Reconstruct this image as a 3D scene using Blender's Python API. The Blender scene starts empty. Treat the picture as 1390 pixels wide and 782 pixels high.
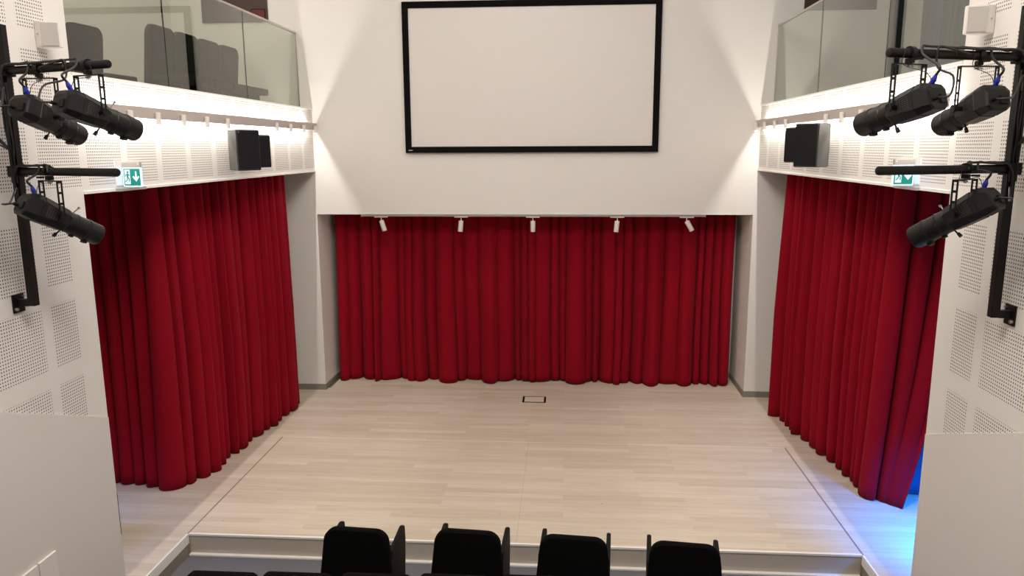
import bpy, bmesh, math, random
from mathutils import Vector, Matrix
C = bpy.context.scene.collection
PI = math.pi
rnd = random.Random(7)

# ------------------------------------------------------------------ materials
def new_mat(name):
    m = bpy.data.materials.new(name); m.use_nodes = True
    nt = m.node_tree; b = nt.nodes['Principled BSDF']
    return m, nt, b
def plain(name, col, rough=0.6, metal=0.0, noise=0.0, nscale=20.0, bump=0.0, spec=0.5, sheen=0.0):
    m, nt, b = new_mat(name)
    b.inputs['Base Color'].default_value = (*col, 1); b.inputs['Roughness'].default_value = rough
    b.inputs['Metallic'].default_value = metal; b.inputs['Specular IOR Level'].default_value = spec
    if sheen: b.inputs['Sheen Weight'].default_value = sheen
    if noise or bump:
        tc = nt.nodes.new('ShaderNodeTexCoord'); nz = nt.nodes.new('ShaderNodeTexNoise')
        nz.inputs['Scale'].default_value = nscale; nz.inputs['Detail'].default_value = 5
        nt.links.new(tc.outputs['Object'], nz.inputs['Vector'])
        if noise:
            mx = nt.nodes.new('ShaderNodeMix'); mx.data_type = 'RGBA'
            mx.inputs[6].default_value = (*[c*(1-noise) for c in col], 1)
            mx.inputs[7].default_value = (*[min(1, c*(1+noise)) for c in col], 1)
            nt.links.new(nz.outputs['Fac'], mx.inputs[0]); nt.links.new(mx.outputs[2], b.inputs['Base Color'])
        if bump:
            bp = nt.nodes.new('ShaderNodeBump'); bp.inputs['Strength'].default_value = bump; bp.inputs['Distance'].default_value = 0.004
            nt.links.new(nz.outputs['Fac'], bp.inputs['Height']); nt.links.new(bp.outputs[0], b.inputs['Normal'])
    return m
def emit(name, col, s):
    m, nt, b = new_mat(name)
    b.inputs['Base Color'].default_value = (*col, 1)
    b.inputs['Emission Color'].default_value = (*col, 1); b.inputs['Emission Strength'].default_value = s
    return m
class N:   # small node maths helper
    def __init__(s, nt): s.nt = nt
    def m(s, op, a, b=None, c=None):
        n = s.nt.nodes.new('ShaderNodeMath'); n.operation = op
        for i, v in enumerate((a, b, c)):
            if v is None: continue
            if isinstance(v, (int, float)): n.inputs[i].default_value = v
            else: s.nt.links.new(v, n.inputs[i])
        return n.outputs[0]
    def between(s, v, lo, hi): return s.m('MULTIPLY', s.m('GREATER_THAN', v, lo), s.m('LESS_THAN', v, hi))
    def any(s, l):
        r = l[0]
        for x in l[1:]: r = s.m('MAXIMUM', r, x)
        return r

WALL = (0.76, 0.73, 0.69)
def perforated(name, col):
    m, nt, b = new_mat(name); q = N(nt)
    tc = nt.nodes.new('ShaderNodeTexCoord'); sp = nt.nodes.new('ShaderNodeSeparateXYZ')
    nt.links.new(tc.outputs['Object'], sp.inputs[0]); Y, Z = sp.outputs[1], sp.outputs[2]
    p = 0.0218
    fy = q.m('SUBTRACT', q.m('FRACT', q.m('DIVIDE', q.m('ADD', Y, 10), p)), 0.5)
    fz = q.m('SUBTRACT', q.m('FRACT', q.m('DIVIDE', q.m('ADD', Z, 10), p)), 0.5)
    d = q.m('ADD', q.m('MULTIPLY', fy, fy), q.m('MULTIPLY', fz, fz))
    hole = q.m('LESS_THAN', d, 0.25**2)
    # horizontal blocks (z)
    zz = q.m('MULTIPLY', q.m('FRACT', q.m('DIVIDE', q.m('SUBTRACT', Z, 2.02-5.65), 0.565)), 0.565)
    zmask = q.m('LESS_THAN', zz, 0.436)
    # columns of the near wall below the balcony and beside it
    lo = q.any([q.between(Y, 4.795, 5.065), q.between(Y, 4.17, 4.705), q.between(Y, 3.55, 4.08), q.between(Y, 2.93, 3.46)])
    near = q.m('MULTIPLY', lo, q.m('MAXIMUM', q.m('LESS_THAN', Z, 3.1), q.m('GREATER_THAN', Z, 3.7)))
    # band blocks
    yy = q.m('MULTIPLY', q.m('FRACT', q.m('DIVIDE', q.m('SUBTRACT', Y, 5.375-5.2), 0.52)), 0.52)
    band = q.m('MULTIPLY', q.m('LESS_THAN', yy, 0.425), q.between(Z, 3.24, 3.64))
    band = q.m('MULTIPLY', band, q.m('GREATER_THAN', Y, 4.1))
    far = q.m('MULTIPLY', q.m('LESS_THAN', yy, 0.425), q.m('MULTIPLY', q.m('GREATER_THAN', Y, 5.38), q.m('GREATER_THAN', Z, 3.85)))
    # sloping dado: no holes under the rake line
    rake = q.m('GREATER_THAN', q.m('ADD', Z, q.m('MULTIPLY', Y, 0.4)), 1.58+5.03*0.4)
    blocks = q.m('MAXIMUM', q.m('MULTIPLY', zmask, q.m('MAXIMUM', near, far)), band)
    mask = q.m('MULTIPLY', q.m('MULTIPLY', hole, blocks), rake)
    nm = nt.nodes.new('ShaderNodeNewGeometry'); sn = nt.nodes.new('ShaderNodeSeparateXYZ'); nt.links.new(nm.outputs['True Normal'], sn.inputs[0])
    mask = q.m('MULTIPLY', mask, q.m('GREATER_THAN', q.m('ABSOLUTE', sn.outputs[0]), 0.5))
    mx = nt.nodes.new('ShaderNodeMix'); mx.data_type = 'RGBA'
    mx.inputs[6].default_value = (*col, 1); mx.inputs[7].default_value = (0.13, 0.10, 0.085, 1)
    nt.links.new(mask, mx.inputs[0]); nt.links.new(mx.outputs[2], b.inputs['Base Color'])
    b.inputs['Roughness'].default_value = 0.65
    return m

def planks(name):
    m, nt, b = new_mat(name); q = N(nt)
    tc = nt.nodes.new('ShaderNodeTexCoord')
    br = nt.nodes.new('ShaderNodeTexBrick')
    nt.links.new(tc.outputs['Object'], br.inputs['Vector'])
    br.inputs['Scale'].default_value = 1.0; br.inputs['Brick Width'].default_value = 1.22; br.inputs['Row Height'].default_value = 0.095
    br.inputs['Mortar Size'].default_value = 0.0012; br.inputs['Mortar Smooth'].default_value = 0.4; br.inputs['Bias'].default_value = 0.0
    br.offset = 0.37; br.offset_frequency = 2; br.squash = 1.0
    br.inputs['Color1'].default_value = (0.60, 0.52, 0.42, 1); br.inputs['Color2'].default_value = (0.70, 0.62, 0.52, 1)
    br.inputs['Mortar'].default_value = (0.52, 0.44, 0.36, 1)
    mp = nt.nodes.new('ShaderNodeMapping'); mp.inputs['Scale'].default_value = (1.6, 22, 1)
    nz = nt.nodes.new('ShaderNodeTexNoise'); nz.inputs['Scale'].default_value = 1.0; nz.inputs['Detail'].default_value = 6; nz.inputs['Roughness'].default_value = 0.65
    nt.links.new(tc.outputs['Object'], mp.inputs[0]); nt.links.new(mp.outputs[0], nz.inputs['Vector'])
    cr = nt.nodes.new('ShaderNodeValToRGB'); cr.color_ramp.elements[0].position = 0.30; cr.color_ramp.elements[0].color = (0.86, 0.83, 0.79, 1)
    cr.color_ramp.elements[1].position = 0.62; cr.color_ramp.elements[1].color = (1, 1, 1, 1)
    nt.links.new(nz.outputs['Fac'], cr.inputs[0])
    mu = nt.nodes.new('ShaderNodeMix'); mu.data_type = 'RGBA'; mu.blend_type = 'MULTIPLY'; mu.inputs[0].default_value = 0.9
    nt.links.new(br.outputs['Color'], mu.inputs[6]); nt.links.new(cr.outputs[0], mu.inputs[7])
    # small dark knots
    vo = nt.nodes.new('ShaderNodeTexVoronoi'); vo.inputs['Scale'].default_value = 2.2; nt.links.new(tc.outputs['Object'], vo.inputs['Vector'])
    kn = q.m('MULTIPLY', q.m('LESS_THAN', vo.outputs['Distance'], 0.028), 0.45)
    m2 = nt.nodes.new('ShaderNodeMix'); m2.data_type = 'RGBA'; nt.links.new(kn, m2.inputs[0]); nt.links.new(mu.outputs[2], m2.inputs[6]); m2.inputs[7].default_value = (0.30, 0.2, 0.13, 1)
    # seams of the removable stage section
    sp = nt.nodes.new('ShaderNodeSeparateXYZ'); nt.links.new(tc.outputs['Object'], sp.inputs[0]); X, Y = sp.outputs[0], sp.outputs[1]
    s1 = q.m('MULTIPLY', q.m('LESS_THAN', q.m('ABSOLUTE', q.m('SUBTRACT', X, -3.462)), 0.007), q.m('LESS_THAN', Y, 8.6))
    s2 = q.m('MULTIPLY', q.m('LESS_THAN', q.m('ABSOLUTE', q.m('SUBTRACT', X, 2.608)), 0.008), q.m('LESS_THAN', Y, 8.6))
    s3 = q.m('MULTIPLY', q.m('LESS_THAN', q.m('ABSOLUTE', q.m('SUBTRACT', X, -0.42)), 0.003), q.m('LESS_THAN', Y, 8.6))
    s3 = q.m('MULTIPLY', s3, 0.3)
    inx = q.between(X, -3.46, 2.606)
    s4 = q.m('MULTIPLY', q.m('LESS_THAN', q.m('ABSOLUTE', q.m('SUBTRACT', Y, 8.6)), 0.006), inx)
    sd = q.m('MAXIMUM', q.m('MAXIMUM', s1, s2), s3)
    m3 = nt.nodes.new('ShaderNodeMix'); m3.data_type = 'RGBA'; nt.links.new(q.m('MULTIPLY', sd, 0.8), m3.inputs[0]); nt.links.new(m2.outputs[2], m3.inputs[6]); m3.inputs[7].default_value = (0.14, 0.11, 0.09, 1)
    m4 = nt.nodes.new('ShaderNodeMix'); m4.data_type = 'RGBA'; nt.links.new(q.m('MULTIPLY', s4, 0.6), m4.inputs[0]); nt.links.new(m3.outputs[2], m4.inputs[6]); m4.inputs[7].default_value = (0.86, 0.80, 0.70, 1)
    nt.links.new(m4.outputs[2], b.inputs['Base Color'])
    b.inputs['Roughness'].default_value = 0.42; b.inputs['Specular IOR Level'].default_value = 0.35
    return m

def velvet(name, col):
    m, nt, b = new_mat(name)
    tc = nt.nodes.new('ShaderNodeTexCoord'); nz = nt.nodes.new('ShaderNodeTexNoise'); nz.inputs['Scale'].default_value = 55; nz.inputs['Detail'].default_value = 4
    nt.links.new(tc.outputs['Object'], nz.inputs['Vector'])
    mx = nt.nodes.new('ShaderNodeMix'); mx.data_type = 'RGBA'; nt.links.new(nz.outputs['Fac'], mx.inputs[0])
    mx.inputs[6].default_value = (*[c*0.8 for c in col], 1); mx.inputs[7].default_value = (*[c*1.2 for c in col], 1)
    nt.links.new(mx.outputs[2], b.inputs['Base Color'])
    b.inputs['Roughness'].default_value = 0.95; b.inputs['Specular IOR Level'].default_value = 0.08
    b.inputs['Sheen Weight'].default_value = 0.12; b.inputs['Sheen Roughness'].default_value = 0.5
    b.inputs['Sheen Tint'].default_value = (0.9, 0.12, 0.18, 1)
    return m

def glass_mat(name):
    m, nt, b = new_mat(name); nt.nodes.remove(b); out = nt.nodes['Material Output']
    tr = nt.nodes.new('ShaderNodeBsdfTransparent'); tr.inputs[0].default_value = (0.74, 0.77, 0.72, 1)
    gl = nt.nodes.new('ShaderNodeBsdfGlossy'); gl.inputs['Roughness'].default_value = 0.015; gl.inputs[0].default_value = (0.95, 0.97, 0.95, 1)
    fr = nt.nodes.new('ShaderNodeFresnel'); fr.inputs[0].default_value = 1.5
    mx = nt.nodes.new('ShaderNodeMixShader')
    ge = nt.nodes.new('ShaderNodeNewGeometry'); q = N(nt)
    fac = q.m('MULTIPLY', q.m('MULTIPLY', fr.outputs[0], 1.8), q.m('SUBTRACT', 1.0, ge.outputs['Backfacing']))
    nt.links.new(q.m('MINIMUM', fac, 1.0), mx.inputs[0]); nt.links.new(tr.outputs[0], mx.inputs[1]); nt.links.new(gl.outputs[0], mx.inputs[2])
    nt.links.new(mx.outputs[0], out.inputs[0])
    return m

M = dict(
    wall=plain('white plaster', WALL, 0.7, noise=0.012, nscale=3),
    perf=perforated('perforated white board', WALL),
    dado=plain('smooth white board', (0.72, 0.68, 0.64), 0.6, noise=0.015, nscale=2),
    screen=plain('projection cloth', (0.71, 0.675, 0.64), 0.8),
    blackframe=plain('black velvet frame', (0.003, 0.003, 0.003), 0.8, spec=0.1),
    skirt=plain('grey skirting', (0.22, 0.20, 0.17), 0.5),
    floor=planks('whitewashed oak planks'),
    carpet=plain('blue grey lino', (0.12, 0.122, 0.14), 0.8, noise=0.12, nscale=60),
    riser=plain('riser board', (0.52, 0.46, 0.40), 0.5, noise=0.06, nscale=6),
    alu=plain('white aluminium', (0.88, 0.85, 0.80), 0.35),
    beam=plain('grey white light beam', (0.50, 0.44, 0.41), 0.5),
    red=velvet('red velvet', (0.24, 0.0036, 0.012)),
    blue=velvet('blue light tinted cloth', (0.02, 0.08, 0.17)),  # blue light on the surface is put into this base colour
    black=plain('black powder coat', (0.005, 0.0046, 0.0043), 0.45, noise=0.3, nscale=60, spec=0.25),
    lampblack=plain('black die cast', (0.008, 0.0074, 0.007), 0.42, noise=0.25, nscale=30, spec=0.3),
    grille=plain('black grille', (0.006, 0.006, 0.008), 0.6, noise=0.4, nscale=300, spec=0.2),
    vent=plain('vent slots', (0.05, 0.047, 0.043), 0.4),
    cable=plain('black rubber', (0.012, 0.012, 0.012), 0.5),
    conblue=plain('blue plug', (0.015, 0.03, 0.35), 0.4),
    steel=plain('bright bolt', (0.5, 0.5, 0.5), 0.35, metal=0.9),
    lens=plain('lens', (0.02, 0.02, 0.03), 0.05),
    spk=plain('dark grey cabinet', (0.065, 0.064, 0.06), 0.45, spec=0.3),
    white=plain('white lacquer', (0.78, 0.74, 0.70), 0.4),
    wgrille=plain('white speaker mesh', (0.50, 0.47, 0.44), 0.6, noise=0.12, nscale=200),
    green=emit('exit green', (0.0, 0.17, 0.14), 0.45),
    signwhite=emit('exit sign white', (0.62, 0.80, 0.90), 0.45),
    signgrey=plain('sign mount grey', (0.38, 0.35, 0.32), 0.5),
    ledm=emit('led diffuser', (1.0, 0.96, 0.90), 6.0),
    spotm=emit('spot lens', (1.0, 0.95, 0.88), 4.0),
    glass=glass_mat('balcony glass'),
    rail=plain('brushed steel', (0.55, 0.52, 0.48), 0.3, metal=0.8),
    seat=plain('black seat cloth', (0.0025, 0.0025, 0.0025), 0.9, noise=0.3, nscale=200, spec=0.08),
    seatp=plain('black plastic', (0.006, 0.005, 0.0045), 0.6, spec=0.15),
    bseat=plain('charcoal upholstery', (0.018, 0.018, 0.018), 0.9, spec=0.2),
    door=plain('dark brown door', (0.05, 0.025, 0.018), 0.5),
    navy=plain('dark blue steel', (0.012, 0.018, 0.03), 0.5),
    bluegrey=velvet('blue grey drape', (0.20, 0.24, 0.27)),
    gold=plain('printed badge', (0.6, 0.6, 0.6), 0.5),
)

# ------------------------------------------------------------------ mesh helpers
def add_box(bm, a, b, mat=None, bevel=0.0):
    x0, y0, z0 = a; x1, y1, z1 = b
    vs = [bm.verts.new(p) for p in ((x0,y0,z0),(x1,y0,z0),(x1,y1,z0),(x0,y1,z0),(x0,y0,z1),(x1,y0,z1),(x1,y1,z1),(x0,y1,z1))]
    fs = [bm.faces.new([vs[i] for i in f]) for f in ((3,2,1,0),(4,5,6,7),(0,1,5,4),(1,2,6,5),(2,3,7,6),(3,0,4,7))]
    if bevel:
        es = list({e for f in fs for e in f.edges})
        r = bmesh.ops.bevel(bm, geom=es, offset=bevel, segments=2, affect='EDGES', profile=0.6)
        vs = list({v for f in r['faces'] for v in f.verts} | {v for v in vs if v.is_valid})
    if mat is not None:
        for v in vs: v.co = mat @ v.co
    return vs
def add_prism(bm, poly, z0, z1, mat=None):      # poly of (x, y), extruded along local z
    lo = [bm.verts.new((x, y, z0)) for x, y in poly]; hi = [bm.verts.new((x, y, z1)) for x, y in poly]
    n = len(poly)
    bm.faces.new(lo[::-1]); bm.faces.new(hi)
    for i in range(n): bm.faces.new((lo[i], lo[(i+1) % n], hi[(i+1) % n], hi[i]))
    if mat is not None:
        for v in lo+hi: v.co = mat @ v.co
def frame_of(p, q):
    d = (Vector(q)-Vector(p)); L = d.length; d.normalize()
    return Matrix.Translation(Vector(p)) @ d.to_track_quat('Z', 'Y').to_matrix().to_4x4(), L
def add_cyl(bm, p, q, r, r2=None, n=20, caps=True):
    mt, L = frame_of(p, q); r2 = r if r2 is None else r2
    a = [bm.verts.new(mt @ Vector((r*math.cos(2*PI*i/n), r*math.sin(2*PI*i/n), 0))) for i in range(n)]
    b = [bm.verts.new(mt @ Vector((r2*math.cos(2*PI*i/n), r2*math.sin(2*PI*i/n), L))) for i in range(n)]
    for i in range(n): bm.faces.new((a[i], a[(i+1) % n], b[(i+1) % n], b[i]))
    if caps: bm.faces.new(a[::-1]); bm.faces.new(b)
def add_lathe(bm, p, q, prof, n=24, sec=None):  # prof: (t along metres, radius); sec: function(angle)->factor
    mt, L = frame_of(p, q); rings = []
    for t, r in prof:
        rings.append([bm.verts.new(mt @ Vector((r*math.cos(2*PI*i/n), r*math.sin(2*PI*i/n), t))) for i in range(n)])
    for a, b in zip(rings, rings[1:]):
        for i in range(n): bm.faces.new((a[i], a[(i+1) % n], b[(i+1) % n], b[i]))
    bm.faces.new(rings[0][::-1]); bm.faces.new(rings[-1])
def spline(pts, k=8):
    P = [Vector(p) for p in pts]; out = []
    for i in range(len(P)-1):
        p0 = P[max(0, i-1)]; p1 = P[i]; p2 = P[i+1]; p3 = P[min(len(P)-1, i+2)]
        for j in range(k):
            t = j/k
            out.append(0.5*((2*p1)+(p2-p0)*t+(2*p0-5*p1+4*p2-p3)*t*t+(3*p1-p0-3*p2+p3)*t**3))
    out.append(P[-1]); return out
def add_tube(bm, pts, r, n=8, smooth=True):
    P = spline(pts) if smooth else [Vector(p) for p in pts]
    rings = []; up = Vector((0.13, 0.21, 1)).normalized()
    for i, p in enumerate(P):
        d = (P[min(i+1, len(P)-1)]-P[max(i-1, 0)]).normalized()
        s = d.cross(up)
        if s.length < 1e-3: s = d.cross(Vector((1, 0, 0)))
        s.normalize(); u = s.cross(d).normalized(); up = u
        rings.append([bm.verts.new(p + s*r*math.cos(2*PI*k/n) + u*r*math.sin(2*PI*k/n)) for k in range(n)])
    for a, b in zip(rings, rings[1:]):
        for i in range(n): bm.faces.new((a[i], a[(i+1) % n], b[(i+1) % n], b[i]))
    bm.faces.new(rings[0][::-1]); bm.faces.new(rings[-1])
def obj(name, bm, mat, parent=None, smooth=False, kind=None, label=None, origin=None):
    bmesh.ops.recalc_face_normals(bm, faces=bm.faces)
    if origin is not None:
        o3 = Vector(origin)
        for v in bm.verts: v.co -= o3
    me = bpy.data.meshes.new(name); bm.to_mesh(me); bm.free()
    me.materials.append(mat)
    if smooth:
        for p in me.polygons: p.use_smooth = True
        try: me.set_sharp_from_angle(angle=math.radians(38))
        except Exception: pass
    o = bpy.data.objects.new(name, me); C.objects.link(o)
    if parent is not None: o.parent = parent
    if origin is not None: o.location = origin
    if kind: o['kind'] = kind
    if label: o['label'] = label
    return o
def B(): return bmesh.new()
def box_obj(name, boxes, mat, **k):
    bm = B(); bev = k.pop('bevel', 0)
    for a, b in boxes: add_box(bm, a, b, bevel=bev)
    return obj(name, bm, mat, **k)
def tag(o, label, cat, group=None):
    o['label'] = label; o['category'] = cat
    if group: o['group'] = group
    return o
def thing(name, label, cat, loc=(0, 0, 0), rz=0, group=None):
    o = bpy.data.objects.new(name, None); C.objects.link(o); o.empty_display_size = 0.1
    o.location = loc; o.rotation_euler = (0, 0, rz)
    return tag(o, label, cat, group)
def dup(root, loc, rz=0, label=None, group=None):
    r = root.copy(); C.objects.link(r); r.location = loc; r.rotation_euler = (0, 0, rz)
    if label: r['label'] = label
    if group: r['group'] = group
    for ch in list(root.children):
        c = ch.copy(); C.objects.link(c); c.parent = r
        for g in list(ch.children):
            d = g.copy(); C.objects.link(d); d.parent = c
    return r

XL, XR = -3.5, 2.58        # side wall planes
YN, YW = 5.29, 10.45       # far end of the near walls, screen wall
ZB, ZS = 3.2, 4.02         # bottom and top of the balcony band
ZH = 2.585                 # top of the niche opening
CEIL = 7.0

# ------------------------------------------------------------------ setting
S = 'structure'
def build_side(s):
    """s=-1 left, +1 right: near wall, balcony band, outer wall of bay and balcony."""
    X = XL if s < 0 else XR
    XO = X + s*1.9
    side = 'left' if s < 0 else 'right'
    def bx(x0, x1, y0, y1, z0, z1): return ((min(x0, x1), y0, z0), (max(x0, x1), y1, z1))
    box_obj('wall_'+side, [bx(X, X+s*0.2, -2.5, YN, -0.5, CEIL), bx(X, X+s*0.1, YN, YW, ZB, ZS)], M['perf'], kind=S)
    box_obj('wall_outer_'+side, [bx(XO, XO+s*0.15, YN-0.2, YW, -0.2, CEIL)], M['wall'], kind=S)
    # wall between near wall and bay with a doorway in it
    d0, d1 = X+s*0.75, X+s*1.65
    box_obj('wall_bay_'+side, [bx(X+s*0.2, d0, YN-0.18, YN-0.02, -0.2, CEIL), bx(d1, XO, YN-0.18, YN-0.02, -0.2, CEIL), bx(d0, d1, YN-0.18, YN-0.02, 2.1, CEIL)], M['wall'], kind=S)
    box_obj('floor_balcony_'+side, [bx(X+s*0.1, XO, YN, YW, 3.70, 3.80)], M['wall'], kind=S)
    # sill trim on top of band and shadow edge below
    box_obj('trim_1', [bx(X-s*0.012, X+s*0.11, YN, YW-0.005, ZS, ZS+0.022)], M['white'], kind=S)
    box_obj('trim_2', [bx(X-s*0.008, X+s*0.11, YN, YW-0.005, ZB-0.02, ZB)], M['white'], kind=S)
    # solid dado under the rake line
    bm = B()
    ys = (-2.4, YN-0.22, YN-0.003)
    top = lambda y: 1.58+(5.03-y)*0.4
    poly = [(-2.4, -0.2), (YN-0.002, -0.2), (YN-0.002, top(YN)), (-2.4, top(-2.4))]
    mt = Matrix(((0, 0, 1, 0), (1, 0, 0, 0), (0, 1, 0, 0), (0, 0, 0, 1)))
    add_prism(bm, poly, min(X, X-s*0.006), max(X, X-s*0.006), mt)
    obj('trim_3', bm, M['dado'], kind=S)
build_side(-1); build_side(1)
XOL, XOR = XL-1.9, XR+1.9

# screen wall with niche
nL, nR = -3.5, 2.545
box_obj('wall_front', [((XOL, YW, -0.2), (nL, YW+0.2, CEIL)), ((nR, YW, -0.2), (XOR, YW+0.2, CEIL)), ((nL, YW, ZH), (nR, YW+0.2, CEIL))], M['wall'], kind=S)
box_obj('wall_niche', [((nL-0.1, YW+0.2, -0.2), (nL, 11.5, ZH+0.1)), ((nR, YW+0.2, -0.2), (nR+0.1, 11.5, ZH+0.1)), ((nL, 11.4, -0.2), (nR, 11.5, ZH+0.1)),
                       ((nL, YW+0.2, ZH), (nR, 11.4, ZH+0.1))], M['wall'], kind=S)
box_obj('wall_back', [((XL-0.2, -2.7, -0.5), (XR+0.2, -2.5, CEIL))], M['wall'], kind=S)
box_obj('ceiling', [((XOL-0.2, -2.7, CEIL), (XOR+0.2, 11.6, CEIL+0.15))], M['wall'], kind=S)
# skirting on pier faces and niche jambs
for n, (x0, x1, jx) in dict(left=(XOL+0.01, nL, 1), right=(nR, XOR-0.01, -1)).items():
    fx = nL if n == 'left' else nR
    box_obj('baseboard_'+n, [((x0, YW-0.012, 0), (x1, YW, 0.085)), ((min(fx, fx+jx*0.012), YW-0.012, 0), (max(fx, fx+jx*0.012), 11.38, 0.085))], M['skirt'], kind=S)

# stage deck: centre plus two bays
bm = B()
dl, dr, yf = -3.455, 2.602, 6.22
add_box(bm, (dl, yf, -0.2), (dr, 11.4, 0)); 
add_box(bm, (XOL, YN-0.02, -0.2), (dl, YW+0.1, 0)); add_box(bm, (dr, YN-0.02, -0.2), (XOR, YW+0.1, 0))
obj('floor', bm, M['floor'], kind=S)
box_obj('floor_auditorium', [((XL, 4.95, -0.3), (XR+0.03, yf, -0.2))] +
        [((XL, 4.95-0.9*(k+1) if k < 8 else -2.5, -0.5), (XR, 4.95-0.9*k, -0.1+0.34*k if k else -0.1)) for k in range(8)], M['carpet'], kind=S)
# riser, nosings
box_obj('trim_4', [((dl+0.01, yf-0.006, -0.185), (dr-0.01, yf-0.0005, -0.002))], M['riser'], kind=S)
box_obj('trim_5', [((dl+0.002, yf-0.014, -0.014), (dr-0.002, yf+0.012, 0.004))], M['alu'], kind=S)
box_obj('trim_6', [((dl+0.01, yf-0.045, -0.1995), (dr-0.01, yf-0.006, -0.185))], M['alu'], kind=S)
box_obj('trim_7', [((dl-0.012, YN, -0.010), (dl+0.006, yf-0.015, 0.004)), ((dl, YN, -0.085), (dl+0.007, yf-0.015, -0.016))], M['alu'], kind=S)
box_obj('trim_8', [((dr-0.006, YN, -0.010), (dr+0.012, yf-0.015, 0.004)), ((dr-0.007, YN, -0.085), (dr, yf-0.015, -0.016))], M['alu'], kind=S)
box_obj('trim_9', [((dl, YN, -0.2), (dl+0.005, yf-0.05, -0.086)), ((dr-0.005, YN, -0.2), (dr, yf-0.05, -0.086))], M['skirt'], kind=S)
t = thing('wall_sign', 'small dark red sign at the edge of the dark opening above the left balcony', 'sign', (-4.16, YW-0.0205, 5.22))
bm = B(); add_box(bm, (-0.09, -0.008, 0), (0.09, 0, 0.13)); pb = obj('board', bm, plain('dark red board', (0.10, 0.01, 0.008), 0.5), t)
bm = B(); add_box(bm, (-0.096, -0.011, -0.006), (0.096, -0.0085, 0.0)); add_box(bm, (-0.096, -0.011, 0.13), (0.096, -0.0085, 0.136)); add_box(bm, (-0.096, -0.011, 0.0), (-0.09, -0.0085, 0.13)); add_box(bm, (0.09, -0.011, 0.0), (0.096, -0.0085, 0.13)); obj('frame', bm, M['seatp'], t)
# dark openings of the balcony ends
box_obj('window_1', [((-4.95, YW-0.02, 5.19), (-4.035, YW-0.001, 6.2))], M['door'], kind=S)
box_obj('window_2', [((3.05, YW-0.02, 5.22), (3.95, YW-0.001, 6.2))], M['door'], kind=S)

# ------------------------------------------------------------------ curtains
def curtain(name, path, z0, z1, seed, mat, label, wmin=0.11, wmax=0.24, dmin=0.05, dmax=0.10, gather=0.6, flare=0.0, pull=0.0, wave=0.02, skew=0.0):
    """Heavy cloth hung along a polyline; folds are rounded lobes with narrow valleys."""
    r = random.Random(seed)
    P = [Vector((x, y, 0)) for x, y in path]
    segs = [(P[i+1]-P[i]).length for i in range(len(P)-1)]; L = sum(segs)
    # smooth the polyline by sampling
    def at(s):
        s = max(0, min(L, s)); i = 0
        while i < len(segs)-1 and s > segs[i]: s -= segs[i]; i += 1
        return P[i].lerp(P[i+1], s/segs[i])
    def smooth_at(s, w=0.06):
        acc = Vector((0, 0, 0))
        for k in range(-3, 4): acc += at(s+k*w/3)
        return acc/7
    lobes = []; s = 0
    while s < L:
        w = r.uniform(wmin, wmax); lobes.append((s, w, r.uniform(dmin, dmax), r.uniform(0.55, 1.0), r.uniform(-0.25, 0.25))); s += w
    k = L/s; lobes = [(a*k, w*k, d, e, f) for a, w, d, e, f in lobes]
    ph = [r.uniform(0, 6.28) for _ in range(6)]
    ns = int(L/0.012); nz = 26
    bm = B(); rows = []
    for j in range(nz+1):
        t = j/nz                                   # 0 top, 1 bottom
        z = z1 + (z0-z1)*t
        amp = gather + (1-gather)*min(1, t*1.6)
        row = []; li = 0
        for i in range(ns+1):
            s = L*i/ns
            sw = s + 0.020*math.sin(2.1*t+ph[0]+s*1.3)*t + 0.010*math.sin(5*t+ph[1]+s*3.1)*t
            sw = max(0, min(L-1e-6, sw))
            while li < len(lobes)-1 and sw >= lobes[li][0]+lobes[li][1]: li += 1
            while li > 0 and sw < lobes[li][0]: li -= 1
            a, w, d, e, f = lobes[li]
            u = (sw-a)/w
            h = math.sin(PI*u)**(0.75+0.7*e)
            h2 = 0.10*math.sin(2*PI*u*2+ph[2]+li)*math.sin(PI*u) * (1-0.5*t)
            c = smooth_at(s); tn = (smooth_at(s+0.02)-smooth_at(s-0.02)).normalized()
            nrm = Vector((tn.y, -tn.x, 0))         # towards the viewer for left-to-right paths
            off = d*amp*(h*1.0+h2) + 0.018*math.sin(s*2.3+ph[3]+t*1.2) + wave*(0.25+0.75*t)*math.sin(2*PI*s/0.56+1.4*math.sin(s*1.1+ph[5]))
            lat = f*w*0.5*math.sin(2*PI*u)*t + 0.16*w*math.sin(2*PI*u)*(0.5+0.5*t)
            p = c + nrm*(off + flare*t) - tn*(lat + skew*h*(0.3+0.7*t) + pull*t**1.5*(s/L)**6)
            hem = 0.010*math.sin(s*1.7+ph[4])*t
            row.append(bm.verts.new((p.x, p.y, z+hem*(t > 0.9))))
        rows.append(row)
    for a, b in zip(rows, rows[1:]):
        for i in range(ns): bm.faces.new((a[i], a[i+1], b[i+1], b[i]))
    org = at(L/2)
    o = obj(name, bm, mat, smooth=True, origin=(org.x, org.y, z0))
    for p in o.data.polygons: p.use_smooth = True
    md = o.modifiers.new('thickness', 'SOLIDIFY'); md.thickness = 0.006; md.offset = 0
    return tag(o, label, 'curtain')
curtain('stage_curtain', [(-3.43, 11.04), (2.47, 11.06)], 0.012, 2.575, 11, M['red'], 'wide red velvet curtain closing the niche below the projection screen', dmin=0.05, dmax=0.15, wmin=0.09, wmax=0.28, wave=0.075)
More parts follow.
